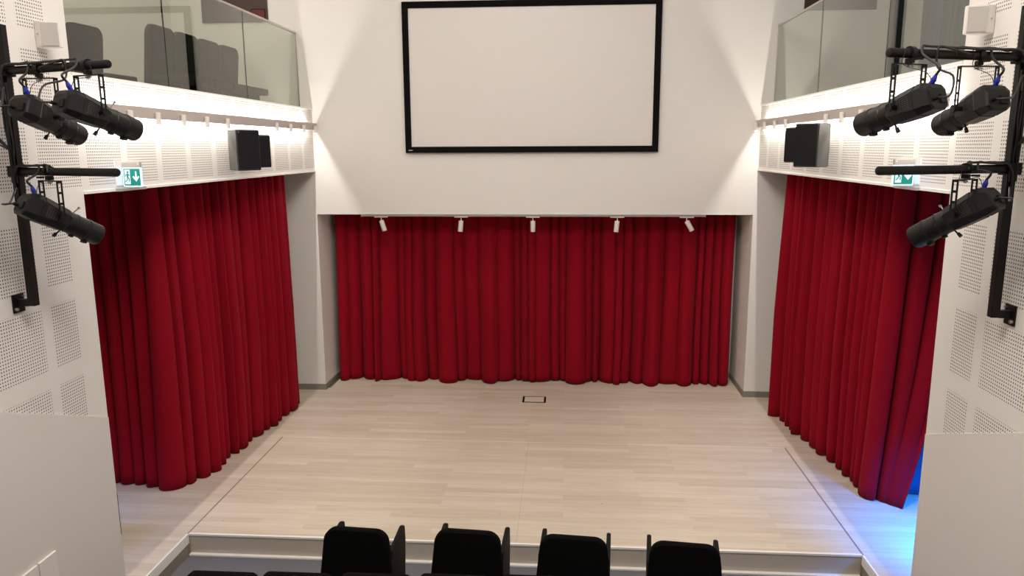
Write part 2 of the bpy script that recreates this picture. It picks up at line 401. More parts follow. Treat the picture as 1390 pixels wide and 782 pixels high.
# left: return towards the outer wall, then along the bay to the pier (left-to-right seen from the room)
curtain('stage_curtain', [(-5.3, 7.34), (-4.5, 7.27), (-4.06, 7.19), (-4.02, 7.40), (-3.77, 9.87)], 0.012, 3.66, 5, M['red'],
        'red velvet curtain hanging in the left side bay', dmin=0.12, dmax=0.20, wmin=0.13, wmax=0.24, skew=0.05)
curtain('stage_curtain', [(2.90, 9.87), (3.13, 7.9), (3.19, 7.39), (3.38, 7.35), (3.62, 7.32), (3.98, 7.32)], 0.012, 3.66, 23, M['red'],
        'red velvet curtain hanging in the right side bay beside the blue glow', dmin=0.12, dmax=0.19, wmin=0.13, wmax=0.24, skew=-0.05, pull=0.76)
curtain('blue_lit_surface', [(3.36, 7.50), (3.75, 7.46), (4.44, 7.40)], 0.02, 3.0, 9, M['blue'],  # stands in for a blue-lit surface, the blue light painted as colour
        'hanging surface coloured as blue-lit, just showing between the right curtain and wall', wmin=0.3, wmax=0.4, dmin=0.02, dmax=0.04)

# ------------------------------------------------------------------ projection screen
t = thing('projection_screen', 'large white projection screen in a black frame on the end wall', 'projection screen', (-0.475, YW, 3.435))
x0, x1, z0, z1 = -2.195, 1.238, 3.435, 5.41
fw = 0.082
def loc(o, r): 
    o.parent = r; return o
bm = B(); ox, oy, oz = -0.475, YW, 3.435
T = lambda x, y, z: (x-ox, y-oy, z-oz)
add_box(bm, T(x0+fw*0.8, YW-0.03, z0+fw*0.8), T(x1-fw*0.8, YW-0.012, z1-fw*0.8)); obj('screen_cloth', bm, M['screen'], t)
bm = B()
o4 = [(x0, z0), (x1, z0), (x1, z1), (x0, z1)]; i4 = [(x0+fw, z0+fw), (x1-fw, z0+fw), (x1-fw, z1-fw), (x0+fw, z1-fw)]
for yy0, yy1, pa in ((YW-0.055, YW-0.002, None),):
    va = [[bm.verts.new(T(x, y, z)) for x, z in pts] for pts, y in ((o4, yy1), (o4, yy0+0.006), ([(x0+0.006, z0+0.006), (x1-0.006, z0+0.006), (x1-0.006, z1-0.006), (x0+0.006, z1-0.006)], yy0), (i4, yy0+0.012), (i4, yy1))]
    for a, b in zip(va, va[1:]+va[:1]):
        for i in range(4): bm.faces.new((a[i], a[(i+1) % 4], b[(i+1) % 4], b[i]))
fr = obj('frame', bm, M['blackframe'], t)
bm = B()
for k, w in enumerate((0.010, 0.008, 0.010, 0.008, 0.006)): add_box(bm, T(x0+0.045+k*0.012, YW-0.0565, z0+0.028), T(x0+0.045+k*0.012+w, YW-0.0545, z0+0.040))
obj('maker_badge', bm, M['gold'], fr)

# ------------------------------------------------------------------ niche track and its five spots
TY = 10.52
t = thing('lighting_track', 'white ceiling track over the niche curtain carrying five spots', 'track', (-0.48, TY, ZH))
bm = B(); add_box(bm, (-2.39, -0.019, -0.032), (2.39, 0.019, -0.001), bevel=0.003); obj('rail', bm, M['white'], t)
for ex in (-2.405, 2.385):
    bm = B(); add_box(bm, (ex, -0.021, -0.034), (ex+0.02, 0.021, -0.001)); obj('end_cap', bm, M['white'], t)
spot_dirs = [(-2.60, 0.33, 'leftmost white spot on the niche track, tilted to the right'), (-1.46, -0.08, 'second white spot from the left on the niche track'),
             (-0.45, 0.0, 'white spot at the middle of the niche track, hanging straight'), (0.72, -0.10, 'second white spot from the right on the niche track'),
             (1.67, 0.52, 'rightmost white spot on the niche track, tilted to the right')]
for x, tilt, lab in spot_dirs:
    s = thing('track_spot', lab, 'spotlight', (x, TY, ZH-0.0325), group='white spots on the niche track')
    bm = B(); add_box(bm, (-0.095, -0.018, -0.016), (0.095, 0.018, 0), bevel=0.003); obj('adapter', bm, M['white'], s)
    bm = B(); add_cyl(bm, (0, 0, -0.060), (0, 0, -0.014), 0.007, n=10); add_cyl(bm, (0, -0.012, -0.060), (0, 0.012, -0.060), 0.010, n=10); obj('stem', bm, M['white'], s)
    bm = B(); dx, dz = math.sin(tilt), -math.cos(tilt); dy = -0.12 if tilt else 0
    p0 = Vector((-dx*0.0, -0.0, -0.060)); d = Vector((dx, dy, dz)).normalized()
    a = p0 - d*0.0; add_lathe(bm, a, a+d*0.16, [(0, 0.030), (0.004, 0.034), (0.150, 0.034), (0.155, 0.031), (0.150, 0.027), (0.145, 0.025)], n=24)
    h = obj('lamp_head', bm, M['white'], s, smooth=True)
    bm = B(); add_cyl(bm, a+d*0.1455, a+d*0.1475, 0.024, n=20); obj('lens', bm, M['lens'], h)

# ------------------------------------------------------------------ floor hatch
t = thing('floor_box', 'small rectangular floor box with black rim and pale lid', 'floor box', (-0.415, 10.165, 0))
bm = B(); W, D = 0.165, 0.125
for a, b in (((-W, -D), (W, -D+0.014)), ((-W, D-0.014), (W, D)), ((-W, -D+0.014), (-W+0.028, D-0.014)), ((W-0.028, -D+0.014), (W, D-0.014))):
    add_box(bm, (*a, 0.0), (*b, 0.006))
obj('rim', bm, M['blackframe'], t)
bm = B(); add_box(bm, (-W+0.0285, -D+0.0145, 0.0), (W-0.0285, D-0.0145, 0.004)); obj('lid', bm, plain('lid', (0.66, 0.58, 0.49), 0.5), t)

# ------------------------------------------------------------------ linear light beams with LED and small spots
def area(name, loc, rot, sx, sy, energy, col, spread=180, par=None):
    l = bpy.data.lights.new(name, 'AREA'); l.shape = 'RECTANGLE'; l.size = sx; l.size_y = sy; l.energy = energy; l.color = col; l.spread = math.radians(spread)
    o = bpy.data.objects.new(name, l); C.objects.link(o); o.location = loc; o.rotation_euler = rot
    if par: o.parent = par
    return o
WARM = (1.0, 0.93, 0.845)
LEDC = (1.0, 0.95, 0.87)
for s in (-1, 1):
    X = XL if s < 0 else XR
    side = 'left' if s < 0 else 'right'
    y0, y1 = YN+0.02, YW-0.004
    t = thing('light_beam', 'long pale light beam running along the %s balcony band' % side, 'light beam', (X, 0, 3.795), group='light beams')
    bm = B()
    f = -s
    add_box(bm, (min(f*0.052, f*0.060), y0, -0.047), (max(f*0.052, f*0.060), y1, 0.047))     # front lip
    add_box(bm, (min(0, f*0.052), y0, -0.004), (max(0, f*0.052), y1, 0.004))                 # web
    obj('housing', bm, M['beam'], t)
    bm = B()
    for z in (0.0045, -0.0085): add_box(bm, (min(f*0.028, f*0.038), y0, z), (max(f*0.028, f*0.038), y1, z+0.004))
    obj('led_strip', bm, M['ledm'], t)
    Ln = y1-y0-0.30; Ly = y0+Ln/2
    area('led_up_light', (f*0.033, Ly, 0.0095), (PI, 0, 0), 0.008, Ln, 30, LEDC, par=t)
    area('led_down_light', (f*0.033, Ly, -0.0095), (0, 0, 0), 0.008, Ln, 52, LEDC, par=t)
    ys = (5.85, 6.26, 6.69, 7.14, 7.59, 8.91, 9.37, 9.85, 10.30) if s < 0 else (5.85, 6.30, 6.75, 7.20, 7.63, 8.98, 9.44, 9.90, 10.34)
    words = ['nearest', 'second', 'third', 'fourth', 'fifth', 'sixth', 'seventh', 'eighth', 'farthest']
    for k, y in enumerate(ys):
        lab = {0: 'small white downlight under the %s beam, the nearest one' % side,
               8: 'small white downlight at the far end of the %s beam by the end wall' % side}.get(k, 'small white downlight on the %s beam, %s one counted from the near end' % (side, words[k]))
        d = thing('downlight', lab, 'spotlight', (X+f*0.083, y, 3.748), group='small downlights on the %s beam' % side)
        bm = B(); add_lathe(bm, (0, 0, 0.055), (0, 0, -0.045), [(0, 0.019), (0.003, 0.0225), (0.096, 0.0225), (0.099, 0.020)], n=20); h = obj('lamp_head', bm, M['white'], d, smooth=True)
        bm = B(); add_cyl(bm, (0, 0, -0.0505), (0, 0, -0.0445), 0.018, n=16); obj('lens', bm, M['spotm'], h)

# ------------------------------------------------------------------ balcony glass and rails
for s in (-1, 1):
    X = XL if s < 0 else XR
    side = 'left' if s < 0 else 'right'
    joints = (YN+0.03, 6.93, 8.69, 10.42)
    t = thing('glass_balustrade', 'frameless glass balustrade with slim steel rail on the %s balcony' % side, 'balustrade', (X+s*0.16, 0, 3.80))
    for a, b in zip(joints, joints[1:]):
        bm = B(); add_box(bm, (-0.006, a+0.006, 0.0), (0.006, b-0.006, 1.225), bevel=0.0015); obj('glass_pane', bm, M['glass'], t)
    bm = B(); add_box(bm, (-0.016, joints[0], 1.225), (0.016, joints[-1], 1.250), bevel=0.004); obj('top_rail', bm, M['rail'], t)
    for j in joints[1:3]:
        bm = B(); add_box(bm, (-0.005, j-0.0055, 0.001), (0.005, j+0.0055, 1.224)); obj('joint_seal', bm, M['seatp'], t)
    bm = B(); add_box(bm, (-0.009, joints[-1]-0.006, 0), (0.009, joints[-1]+0.006, 1.25)); obj('end_post', bm, M['rail'], t)

# ------------------------------------------------------------------ balcony seats (left) and right balcony drape
def rounded_back(w, h, r, n=6, taper=0.0):
    pts = [(-w/2, 0), (w/2, 0)]
    for k in range(n+1):
        a = k/n*PI/2; pts.append((w/2-taper-r+r*math.cos(a), h-r+r*math.sin(a)))
    for k in range(n+1):
        a = PI/2+k/n*PI/2; pts.append((-w/2+taper+r+r*math.cos(a), h-r+r*math.sin(a)))
    return pts
def add_back(bm, w, h, thick, r, z0, y0, lean=0.10, taper=0.0):   # a padded panel, in local x/z, thickness along y
    mt = Matrix.Translation((0, y0, z0)) @ Matrix.Rotation(-lean, 4, 'X') @ Matrix.Rotation(PI/2, 4, 'X')
    P = rounded_back(w, h, r, taper=taper); n = len(P); c = (0, h/2)
    rings = []
    for zz, k in ((-thick/2, 0.94), (-thick*0.32, 1.0), (thick*0.32, 1.0), (thick/2, 0.94)):
        rings.append([bm.verts.new(mt @ Vector((c[0]+(x-c[0])*k, c[1]+(y-c[1])*(k if k == 1 else 0.965), zz))) for x, y in P])
    for a, b in zip(rings, rings[1:]):
        for i in range(n): bm.faces.new((a[i], a[(i+1) % n], b[(i+1) % n], b[i]))
    bm.faces.new(rings[0][::-1]); bm.faces.new(rings[-1])
def balcony_seat(loc, rz, lab):
    t = thing('balcony_chair', lab, 'chair', loc, rz, group='seats on the left balcony')
    bm = B(); add_back(bm, 0.505, 0.70, 0.07, 0.10, 0.24, -0.20); obj('backrest', bm, M['bseat'], t, smooth=True)
    bm = B(); add_box(bm, (-0.23, -0.16, 0.36), (0.23, 0.26, 0.44), bevel=0.02); obj('seat', bm, M['bseat'], t)
    for lx in (-0.2, 0.16):
        bm = B(); add_box(bm, (lx, -0.1, 0), (lx+0.04, 0.15, 0.36)); obj('leg', bm, M['seatp'], t)
    return t
b0 = balcony_seat((-4.02, 7.80, 3.8), -PI/2, 'dark seat behind the left balcony glass, first of the joined four from the near end')
for k, y in enumerate((8.325, 8.85, 9.375)):
    dup(b0, (-4.02, y, 3.8), -PI/2, 'dark seat behind the left balcony glass, %s of the joined four from the near end' % ('second', 'third', 'last')[k])
dup(b0, (-4.72, 7.60, 3.8), -PI/2-0.1, 'single dark seat apart from the row at the near end of the left balcony')
t = thing('steel_column', 'dark steel column standing behind the right balcony glass', 'column', (3.5, 8.69, 3.8))
bm = B(); add_box(bm, (-0.05, -0.06, 0.012), (0.05, 0.06, CEIL-3.8-0.002), bevel=0.004); obj('shaft', bm, M['navy'], t)
bm = B(); add_box(bm, (-0.1, -0.11, 0), (0.1, 0.11, 0.012)); obj('base_plate', bm, M['navy'], t)
curtain('balcony_drape', [(4.30, 9.9), (4.30, 5.5)], 3.82, 6.9, 31, M['bluegrey'], 'blue grey drape on the back wall of the right balcony', dmin=0.03, dmax=0.06, wmin=0.15, wmax=0.3)

# ------------------------------------------------------------------ exit signs
def exit_sign(s):
    X = XL if s < 0 else XR; f = -s
    side = 'left' if s < 0 else 'right'
    t = thing('exit_sign', 'green running man exit sign with down arrow on the %s balcony band' % side, 'exit sign', (X, 5.80 if s < 0 else 5.84, 3.19))
    def bx(x0, x1, y0, y1, z0, z1, bev=0):
        bm = B(); add_box(bm, (min(f*x0, f*x1), y0, z0), (max(f*x0, f*x1), y1, z1), bevel=bev); return bm
    obj('wall_plate', bx(0.0005, 0.010, -0.10, 0.22, 0.03, 0.225), M['white'], t)
    obj('mount', bx(0.010, 0.155, -0.012, 0.018, 0.172, 0.212, 0.002), M['signgrey'], t)
    bm = bx(0.137, 0.143, -0.0135, -0.0125, 0.194, 0.200); obj('indicator', bm, M['signwhite'], t)
    pn = obj('sign_panel', bx(0.008, 0.158, -0.010, 0.014, 0.018, 0.171, 0.002), M['signwhite'], t)
    g = obj('green_field', bx(0.018, 0.150, -0.0125, -0.0100, 0.030, 0.160), M['green'], pn)
    # pictogram: written in sign coordinates u (left to right for the viewer), v (up)
    u0 = (0.018 if s < 0 else -0.150)
    bm = B(); yy = -0.0128
    def poly(pts, y=yy):
        add_prism(bm, pts, 0, 0.001, Matrix.Translation((u0, y, 0.030)) @ Matrix.Rotation(PI/2, 4, 'X'))
    # doorway
    poly([(0.008, 0.010), (0.052, 0.010), (0.052, 0.122), (0.008, 0.122)])
    # arrow
    poly([(0.094, 0.110), (0.094, 0.060), (0.080, 0.076), (0.070, 0.066), (0.100, 0.030), (0.130-0.004, 0.066), (0.118, 0.076), (0.106, 0.060), (0.106, 0.110)])
    obj('pictogram_white', bm, M['signwhite'], pn)
    bm = B()
    head = [(0.034+0.0085*math.cos(2*PI*k/14), 0.104+0.0085*math.sin(2*PI*k/14)) for k in range(14)]
    poly(head, yy-0.0012)
    poly([(0.024, 0.090), (0.036, 0.094), (0.042, 0.086), (0.036, 0.062), (0.026, 0.060)], yy-0.0012)       # trunk
    poly([(0.036, 0.092), (0.050, 0.080), (0.048, 0.074), (0.036, 0.084)], yy-0.0012)                         # front arm
    poly([(0.026, 0.090), (0.012, 0.082), (0.013, 0.068), (0.018, 0.069), (0.018, 0.079), (0.027, 0.083)], yy-0.0012)
    poly([(0.030, 0.062), (0.040, 0.050), (0.040, 0.030), (0.047, 0.030), (0.047, 0.054), (0.037, 0.066)], yy-0.0012)
    poly([(0.026, 0.062), (0.024, 0.044), (0.010, 0.034), (0.013, 0.027), (0.031, 0.040), (0.034, 0.060)], yy-0.0012)
    obj('running_man', bm, M['green'], pn)
    obj('base_bracket', bx(0.0005, 0.035, -0.12, 0.27, -0.012, 0.010), M['signgrey'], t)
    l = bpy.data.lights.new('sign_glow', 'AREA'); l.shape = 'RECTANGLE'; l.size = 0.13; l.size_y = 0.13; l.energy = 0.16; l.color = (0.16, 0.45, 1.0)
    o = bpy.data.objects.new('sign_glow', l); C.objects.link(o); o.parent = t; o.location = (f*0.085, -0.022, 0.10); o.rotation_euler = (-PI/2, 0, 0)

exit_sign(-1); exit_sign(1)

# ------------------------------------------------------------------ black wall speakers
def speaker(loc, rz, w, d, h, label, mountx):
    t = thing('wall_speaker', label, 'speaker', loc, rz)
    # cabinet: tapering towards the back, front at -y
    bm = B(); add_prism(bm, [(-w/2, -d/2), (w/2, -d/2), (w/2*0.80, d/2), (-w/2*0.80, d/2)], 0, h); 
    bmesh.ops.bevel(bm, geom=bm.edges[:], offset=0.006, segments=2, affect='EDGES')
    cab = obj('cabinet', bm, M['spk'], t)
    bm = B(); add_box(bm, (-w/2+0.010, -d/2-0.010, 0.012), (w/2-0.010, -d/2+0.001, h-0.012), bevel=0.004); obj('grille', bm, M['grille'], t)
    bm = B(); add_box(bm, (-w/2+0.02, -d/2-0.0112, h-0.030), (-w/2+0.028, -d/2-0.0102, h-0.022)); obj('badge', bm, M['steel'], t)
    p = Vector(mountx)
    bm = B(); add_cyl(bm, (0, d/2-0.005, h*0.5), (p.x, p.y, h*0.5), 0.014, n=10)
    obj('wall_bracket', bm, M['black'], t)
    return t
def wall_in_local(loc, rz, X):   # point on wall plane nearest to the speaker centre, local frame
    v = Matrix.Rotation(-rz, 4, 'Z') @ (Vector((X, loc[1]+0.30, 0))-Vector((loc[0], loc[1], 0)))
    return v
for loc_, rz, dims, lab, X in (
    ((-3.268, 7.57, 3.285), math.radians(50), (0.25, 0.235, 0.405), 'larger black speaker on the left wall, angled towards the audience', XL),
    ((-3.31, 8.06, 3.302), math.radians(62), (0.18, 0.18, 0.345), 'smaller black speaker on the left wall beyond the larger one', XL),
    ((2.335, 7.44, 3.305), math.radians(-50), (0.25, 0.235, 0.405), 'larger black speaker on the right wall, angled towards the audience', XR),
    ((2.385, 8.10, 3.335), math.radians(-62), (0.18, 0.18, 0.355), 'smaller black speaker on the right wall beyond the larger one', XR)):
    speaker(loc_, rz, *dims, lab, wall_in_local(loc_, rz, X + (0.002 if X < 0 else -0.002)))

# ------------------------------------------------------------------ small white wall speakers beside the lighting poles
for s in (-1, 1):
    X = XL if s < 0 else XR; f = -s
    side = 'left' if s < 0 else 'right'
    t = thing('white_wall_speaker', 'small white square speaker high on the %s perforated wall' % side, 'speaker', (X+f*0.001, 4.97, 4.165))
    bm = B(); add_prism(bm, [(0, 0.10), (0, -0.01), (f*0.055, -0.035), (f*0.165, -0.005), (f*0.165, 0.03)], 0, 0.165)
    bmesh.ops.bevel(bm, geom=bm.edges[:], offset=0.004, segments=2, affect='EDGES'); obj('cabinet', bm, M['white'], t)
    bm = B(); rot = math.atan2(0.03, f*0.11)
    a = Vector((f*0.060, -0.0345, 0)); b = Vector((f*0.160, -0.0072, 0)); d = (b-a).normalized(); n = Vector((d.y, -d.x, 0)); n = n if n.y < 0 else -n
    for v3 in [None]:
        pts = [a+n*0.001, b+n*0.001, b+n*0.004, a+n*0.004]
        add_prism(bm, [(p.x, p.y) for p in pts], 0.010, 0.155)
    obj('grille', bm, M['wgrille'], t)
    bm = B(); add_cyl(bm, (f*0.03, -0.026, 0.085), (f*0.03, -0.031, 0.085), 0.005, n=12); obj('screw', bm, M['steel'], t)

# ------------------------------------------------------------------ lighting poles
AZ = math.radians(20)
def pole(s):
    X = XL if s < 0 else XR; f = -s; side = 'left' if s < 0 else 'right'
    px, py = (-3.39, 4.5) if s < 0 else (2.48, 4.45)
    dx = px-X                                             # offset from the wall
    t = thing('lighting_pole', 'black upright pole with two arms bracketed to the %s wall' % side, 'lighting pole', (px, py, 2.54))
    bm = B(); add_box(bm, (-0.024, -0.024, -0.02), (0.024, 0.024, 1.70), bevel=0.003); obj('upright', bm, M['black'], t)
    for z in (0.0, 1.66):
        bm = B(); add_box(bm, (min(-dx+f*0.011, -f*0.02), -0.022, z-0.022), (max(-dx+f*0.011, -f*0.02), 0.022, z+0.022), bevel=0.002)
        br = obj('wall_arm', bm, M['black'], t)
        bm = B(); add_box(bm, (min(-dx+f*0.001, -dx+f*0.012), -0.05, z-0.065), (max(-dx+f*0.001, -dx+f*0.012), 0.05, z+0.055), bevel=0.002); obj('wall_plate', bm, M['black'], br)
        bm = B(); add_cyl(bm, (-dx+f*0.012, -0.036, z-0.04), (-dx+f*0.028, -0.036, z-0.04), 0.011, n=6); obj('bolt', bm, M['steel'], br)
        bm = B(); add_cyl(bm, (-dx+f*0.012, 0.036, z+0.035), (-dx+f*0.024, 0.036, z+0.035), 0.009, n=6); obj('bolt', bm, M['steel'], br)
    for z, L in ((3.97-2.54, 0.90 if s < 0 else 0.89), (3.37-2.54, 0.885 if s < 0 else 0.895)):
        bm = B(); d = Vector((f*math.cos(AZ), -math.sin(AZ), 0)); e = d*L
        mt, _ = frame_of((0, 0, z), (e.x, e.y, z))
        add_lathe(bm, Vector((0, 0, z))-d*0.06, Vector((e.x, e.y, z)), [(0, 0.024), (L+0.05, 0.024), (L+0.057, 0.021), (L+0.06, 0.014)], n=20); pp = obj('arm_pipe', bm, M['black'], t, smooth=True)
        bm = B(); R = Matrix.Translation((0, 0, z)) @ Matrix.Rotation(math.atan2(d.y, d.x), 4, 'Z')
        add_box(bm, (-0.045, -0.036, -0.034), (0.045, 0.036, 0.034), mat=R, bevel=0.004); obj('pipe_clamp', bm, M['black'], pp)
pole(-1); pole(1)

# ------------------------------------------------------------------ profile luminaires
def slotted_arm(bm, x, z0, z1, th=0.005, w=0.034, s=1):
    # flat vertical strip with long slots, in the y/z plane at x
    add_box(bm, (x-th/2, -w/2, z0), (x+th/2, -w/2+0.009, z1)); add_box(bm, (x-th/2, w/2-0.009, z0), (x+th/2, w/2, z1))
    L = z1-z0; cuts = [0, 0.10, 0.40, 0.70, 1.0]
    for c in cuts:
        c0 = z0+L*c*0.93; add_box(bm, (x-th/2, -w/2+0.009, c0), (x+th/2, w/2-0.009, min(z1, c0+0.014)))
def luminaire(label, clamp, drop, axis, group):
    ax = Vector(axis).normalized(); rz = math.atan2(-ax.x, ax.y); pitch = math.asin(ax.z)
    t = thing('profile_spotlight', label, 'stage light', clamp, rz, group)
    # hook clamp on the pipe (pipe radius .024)
    bm = B()
    for a0 in range(0, 250, 25):
        a = math.radians(a0-35); b = math.radians(a0-35+26)
        r0, r1 = 0.0245, 0.036
        add_box_pts = [(-0.014, r0*math.cos(a), r0*math.sin(a)), (-0.014, r1*math.cos(a), r1*math.sin(a)), (-0.014, r1*math.cos(b), r1*math.sin(b)), (-0.014, r0*math.cos(b), r0*math.sin(b))]
        lo = [bm.verts.new(p) for p in add_box_pts]; hi = [bm.verts.new((0.014, p[1], p[2])) for p in add_box_pts]
        bm.faces.new(lo); bm.faces.new(hi[::-1])
        for i in range(4): bm.faces.new((lo[i], hi[i], hi[(i+1) % 4], lo[(i+1) % 4]))
    add_box(bm, (-0.014, -0.02, -0.05), (0.014, 0.02, -0.025), bevel=0.003)
    cl = obj('hook_clamp', bm, M['black'], t)
    bm = B(); add_cyl(bm, (0, 0, -0.075), (0, 0, -0.045), 0.007, n=10); add_cyl(bm, (-0.022, 0, -0.066), (0.022, 0, -0.066), 0.005, n=8); obj('wing_bolt', bm, M['steel'], cl)
    bm = B(); add_cyl(bm, (0, -0.03, -0.032), (0, -0.062, -0.032), 0.006, n=8); add_box(bm, (-0.018, -0.066, -0.038), (0.018, -0.060, -0.026)); obj('clamp_screw', bm, M['black'], cl)
    # yoke
    hw = 0.103
    bm = B(); ztop = -0.052
    add_box(bm, (-hw, -0.017, ztop-0.006), (hw, 0.017, ztop))
    for sx in (-1, 1): slotted_arm(bm, sx*hw, -drop-0.015, ztop)
    obj('yoke', bm, M['black'], t)
    # body in its own tilted frame (child with rotation about local x)
    def part(name, bm, mat, smooth=False, par=None):
        o = obj(name, bm, mat, par or t, smooth)
        if par is None:
            o.location = (0, 0, -drop); o.rotation_euler = (pitch, 0, 0)
        return o
    bm = B()
    def ring(y, w, h, ch, zc=0.0):
        w /= 2; h /= 2
        return [bm.verts.new(p) for p in ((-w, y, zc-h+ch), (-w+ch, y, zc-h), (w-ch, y, zc-h), (w, y, zc-h+ch), (w, y, zc+h-ch), (w-ch, y, zc+h), (-w+ch, y, zc+h), (-w, y, zc+h-ch))]
    secs = [(-0.198, 0.110, 0.100, 0.018, -0.014), (-0.190, 0.132, 0.128, 0.024, -0.008), (-0.150, 0.142, 0.152, 0.030, 0.002), (-0.115, 0.144, 0.156, 0.030, 0.002), (-0.112, 0.137, 0.149, 0.030, 0.002),
            (-0.104, 0.137, 0.149, 0.030, 0.002), (-0.101, 0.144, 0.156, 0.032, 0.002), (0.0, 0.142, 0.144, 0.036, 0), (0.06, 0.136, 0.136, 0.038, 0), (0.075, 0.128, 0.128, 0.038, 0)]
    rs = [ring(*q) for q in secs]
    for a, b in zip(rs, rs[1:]):
        for i in range(8): bm.faces.new((a[i], a[(i+1) % 8], b[(i+1) % 8], b[i]))
    bm.faces.new(rs[0]); bm.faces.new(rs[-1][::-1])
    hs = part('lamp_housing', bm, M['lampblack'])
    # vent panels on both flanks: fields of small slots
    for sx in (-1, 1):
        bm = B()
        for i in range(5):
            for j in range(7):
                y = -0.080+i*0.015; z = -0.030+j*0.010
                add_box(bm, (min(sx*0.068, sx*0.0735), y, z), (max(sx*0.068, sx*0.0735), y+0.010, z+0.004))
        part('vent_slots', bm, M['vent'], par=hs)
    bm = B()
    add_lathe(bm, (0, 0.045, 0), (0, 0.305, 0), [(0, 0.060), (0.02, 0.066), (0.075, 0.066), (0.078, 0.0685), (0.086, 0.0685), (0.089, 0.066), (0.155, 0.066), (0.158, 0.0695), (0.170, 0.0695), (0.173, 0.068),
             (0.245, 0.067), (0.255, 0.063), (0.250, 0.056), (0.235, 0.053)], n=32)
    bl = part('lens_barrel', bm, M['lampblack'], True)
    bm = B(); add_cyl(bm, (0, 0.279, 0), (0, 0.284, 0), 0.049, n=24); part('lens', bm, M['lens'], par=bl)
    # gel frame slot lugs and levers
    bm = B(); add_box(bm, (-0.02, 0.215, -0.082), (0.02, 0.24, -0.060), bevel=0.003); part('locking_lug', bm, M['black'], par=bl)
    bm = B(); add_box(bm, (-0.015, 0.128, -0.079), (0.015, 0.150, -0.058), bevel=0.003); part('locking_lug', bm, M['black'], par=bl)
    bm = B(); add_cyl(bm, (0.02, 0.085, 0.055), (0.035, 0.10, 0.100), 0.004, n=8); add_box(bm, (0.026, 0.096, 0.095), (0.044, 0.106, 0.108), bevel=0.002); part('shutter_lever', bm, M['steel'], par=bl)
    bm = B(); add_cyl(bm, (-0.01, 0.075, -0.055), (-0.014, 0.06, -0.095), 0.0045, n=8); add_cyl(bm, (-0.014, 0.06, -0.090), (-0.016, 0.052, -0.113), 0.009, 0.011, n=10); part('focus_knob', bm, M['black'], par=bl)
    for sx in (-1, 1):
        bm = B(); add_cyl(bm, (sx*0.070, 0, 0), (sx*0.106, 0, 0), 0.014, n=12); add_cyl(bm, (sx*0.106, 0, 0), (sx*0.122, 0, 0), 0.022, n=8)
        part('tilt_knob', bm, M['black'], par=hs)
    # blue power plug in the top rear
    bm = B(); add_cyl(bm, (0.015, -0.150, 0.068), (0.015, -0.175, 0.092), 0.012, 0.014, n=14); add_cyl(bm, (0.015, -0.175, 0.092), (0.015, -0.190, 0.108), 0.013, 0.007, n=14); part('power_plug', bm, M['conblue'], par=hs).__setitem__('label', 'blue power plug')
    bm = B(); add_cyl(bm, (-0.03, -0.198, -0.02), (-0.03, -0.222, -0.022), 0.010, n=12); part('cable_socket', bm, M['black'], par=hs)
    bm = B(); add_box(bm, (0.005, -0.207, -0.04), (0.042, -0.197, 0.005), bevel=0.002); part('rear_switch', bm, M['black'], par=hs)
    Mt = Matrix.Translation(clamp) @ Matrix.Rotation(rz, 4, 'Z') @ Matrix.Translation((0, 0, -drop)) @ Matrix.Rotation(pitch, 4, 'X')
    return Mt @ Vector((0.015, -0.188, 0.107)), Mt @ Vector((-0.03, -0.222, -0.022))
G = 'black profile spotlights'
LUM = [
 ('black profile spotlight on the upper left arm, nearer the wall', (-3.104, 4.396, 3.97), 0.280, (0.073, 0.936, -0.344), -1),
 ('black profile spotlight at the outer end of the upper left arm', (-2.712, 4.253, 3.97), 0.2625, (0.328, 0.891, -0.315), -1),
 ('single black profile spotlight under the lower left arm', (-3.118, 4.401, 3.37), 0.2675, (0.407, 0.775, -0.484), -1),
 ('black profile spotlight at the outer end of the upper right arm', (1.777, 4.194, 3.97), 0.275, (-0.404, 0.873, -0.273), 1),
 ('black profile spotlight on the upper right arm, nearer the wall', (2.202, 4.349, 3.97), 0.275, (-0.095, 0.959, -0.267), 1),
 ('single black profile spotlight under the lower right arm', (2.193, 4.346, 3.37), 0.2425, (-0.51, 0.675, -0.533), 1),
]
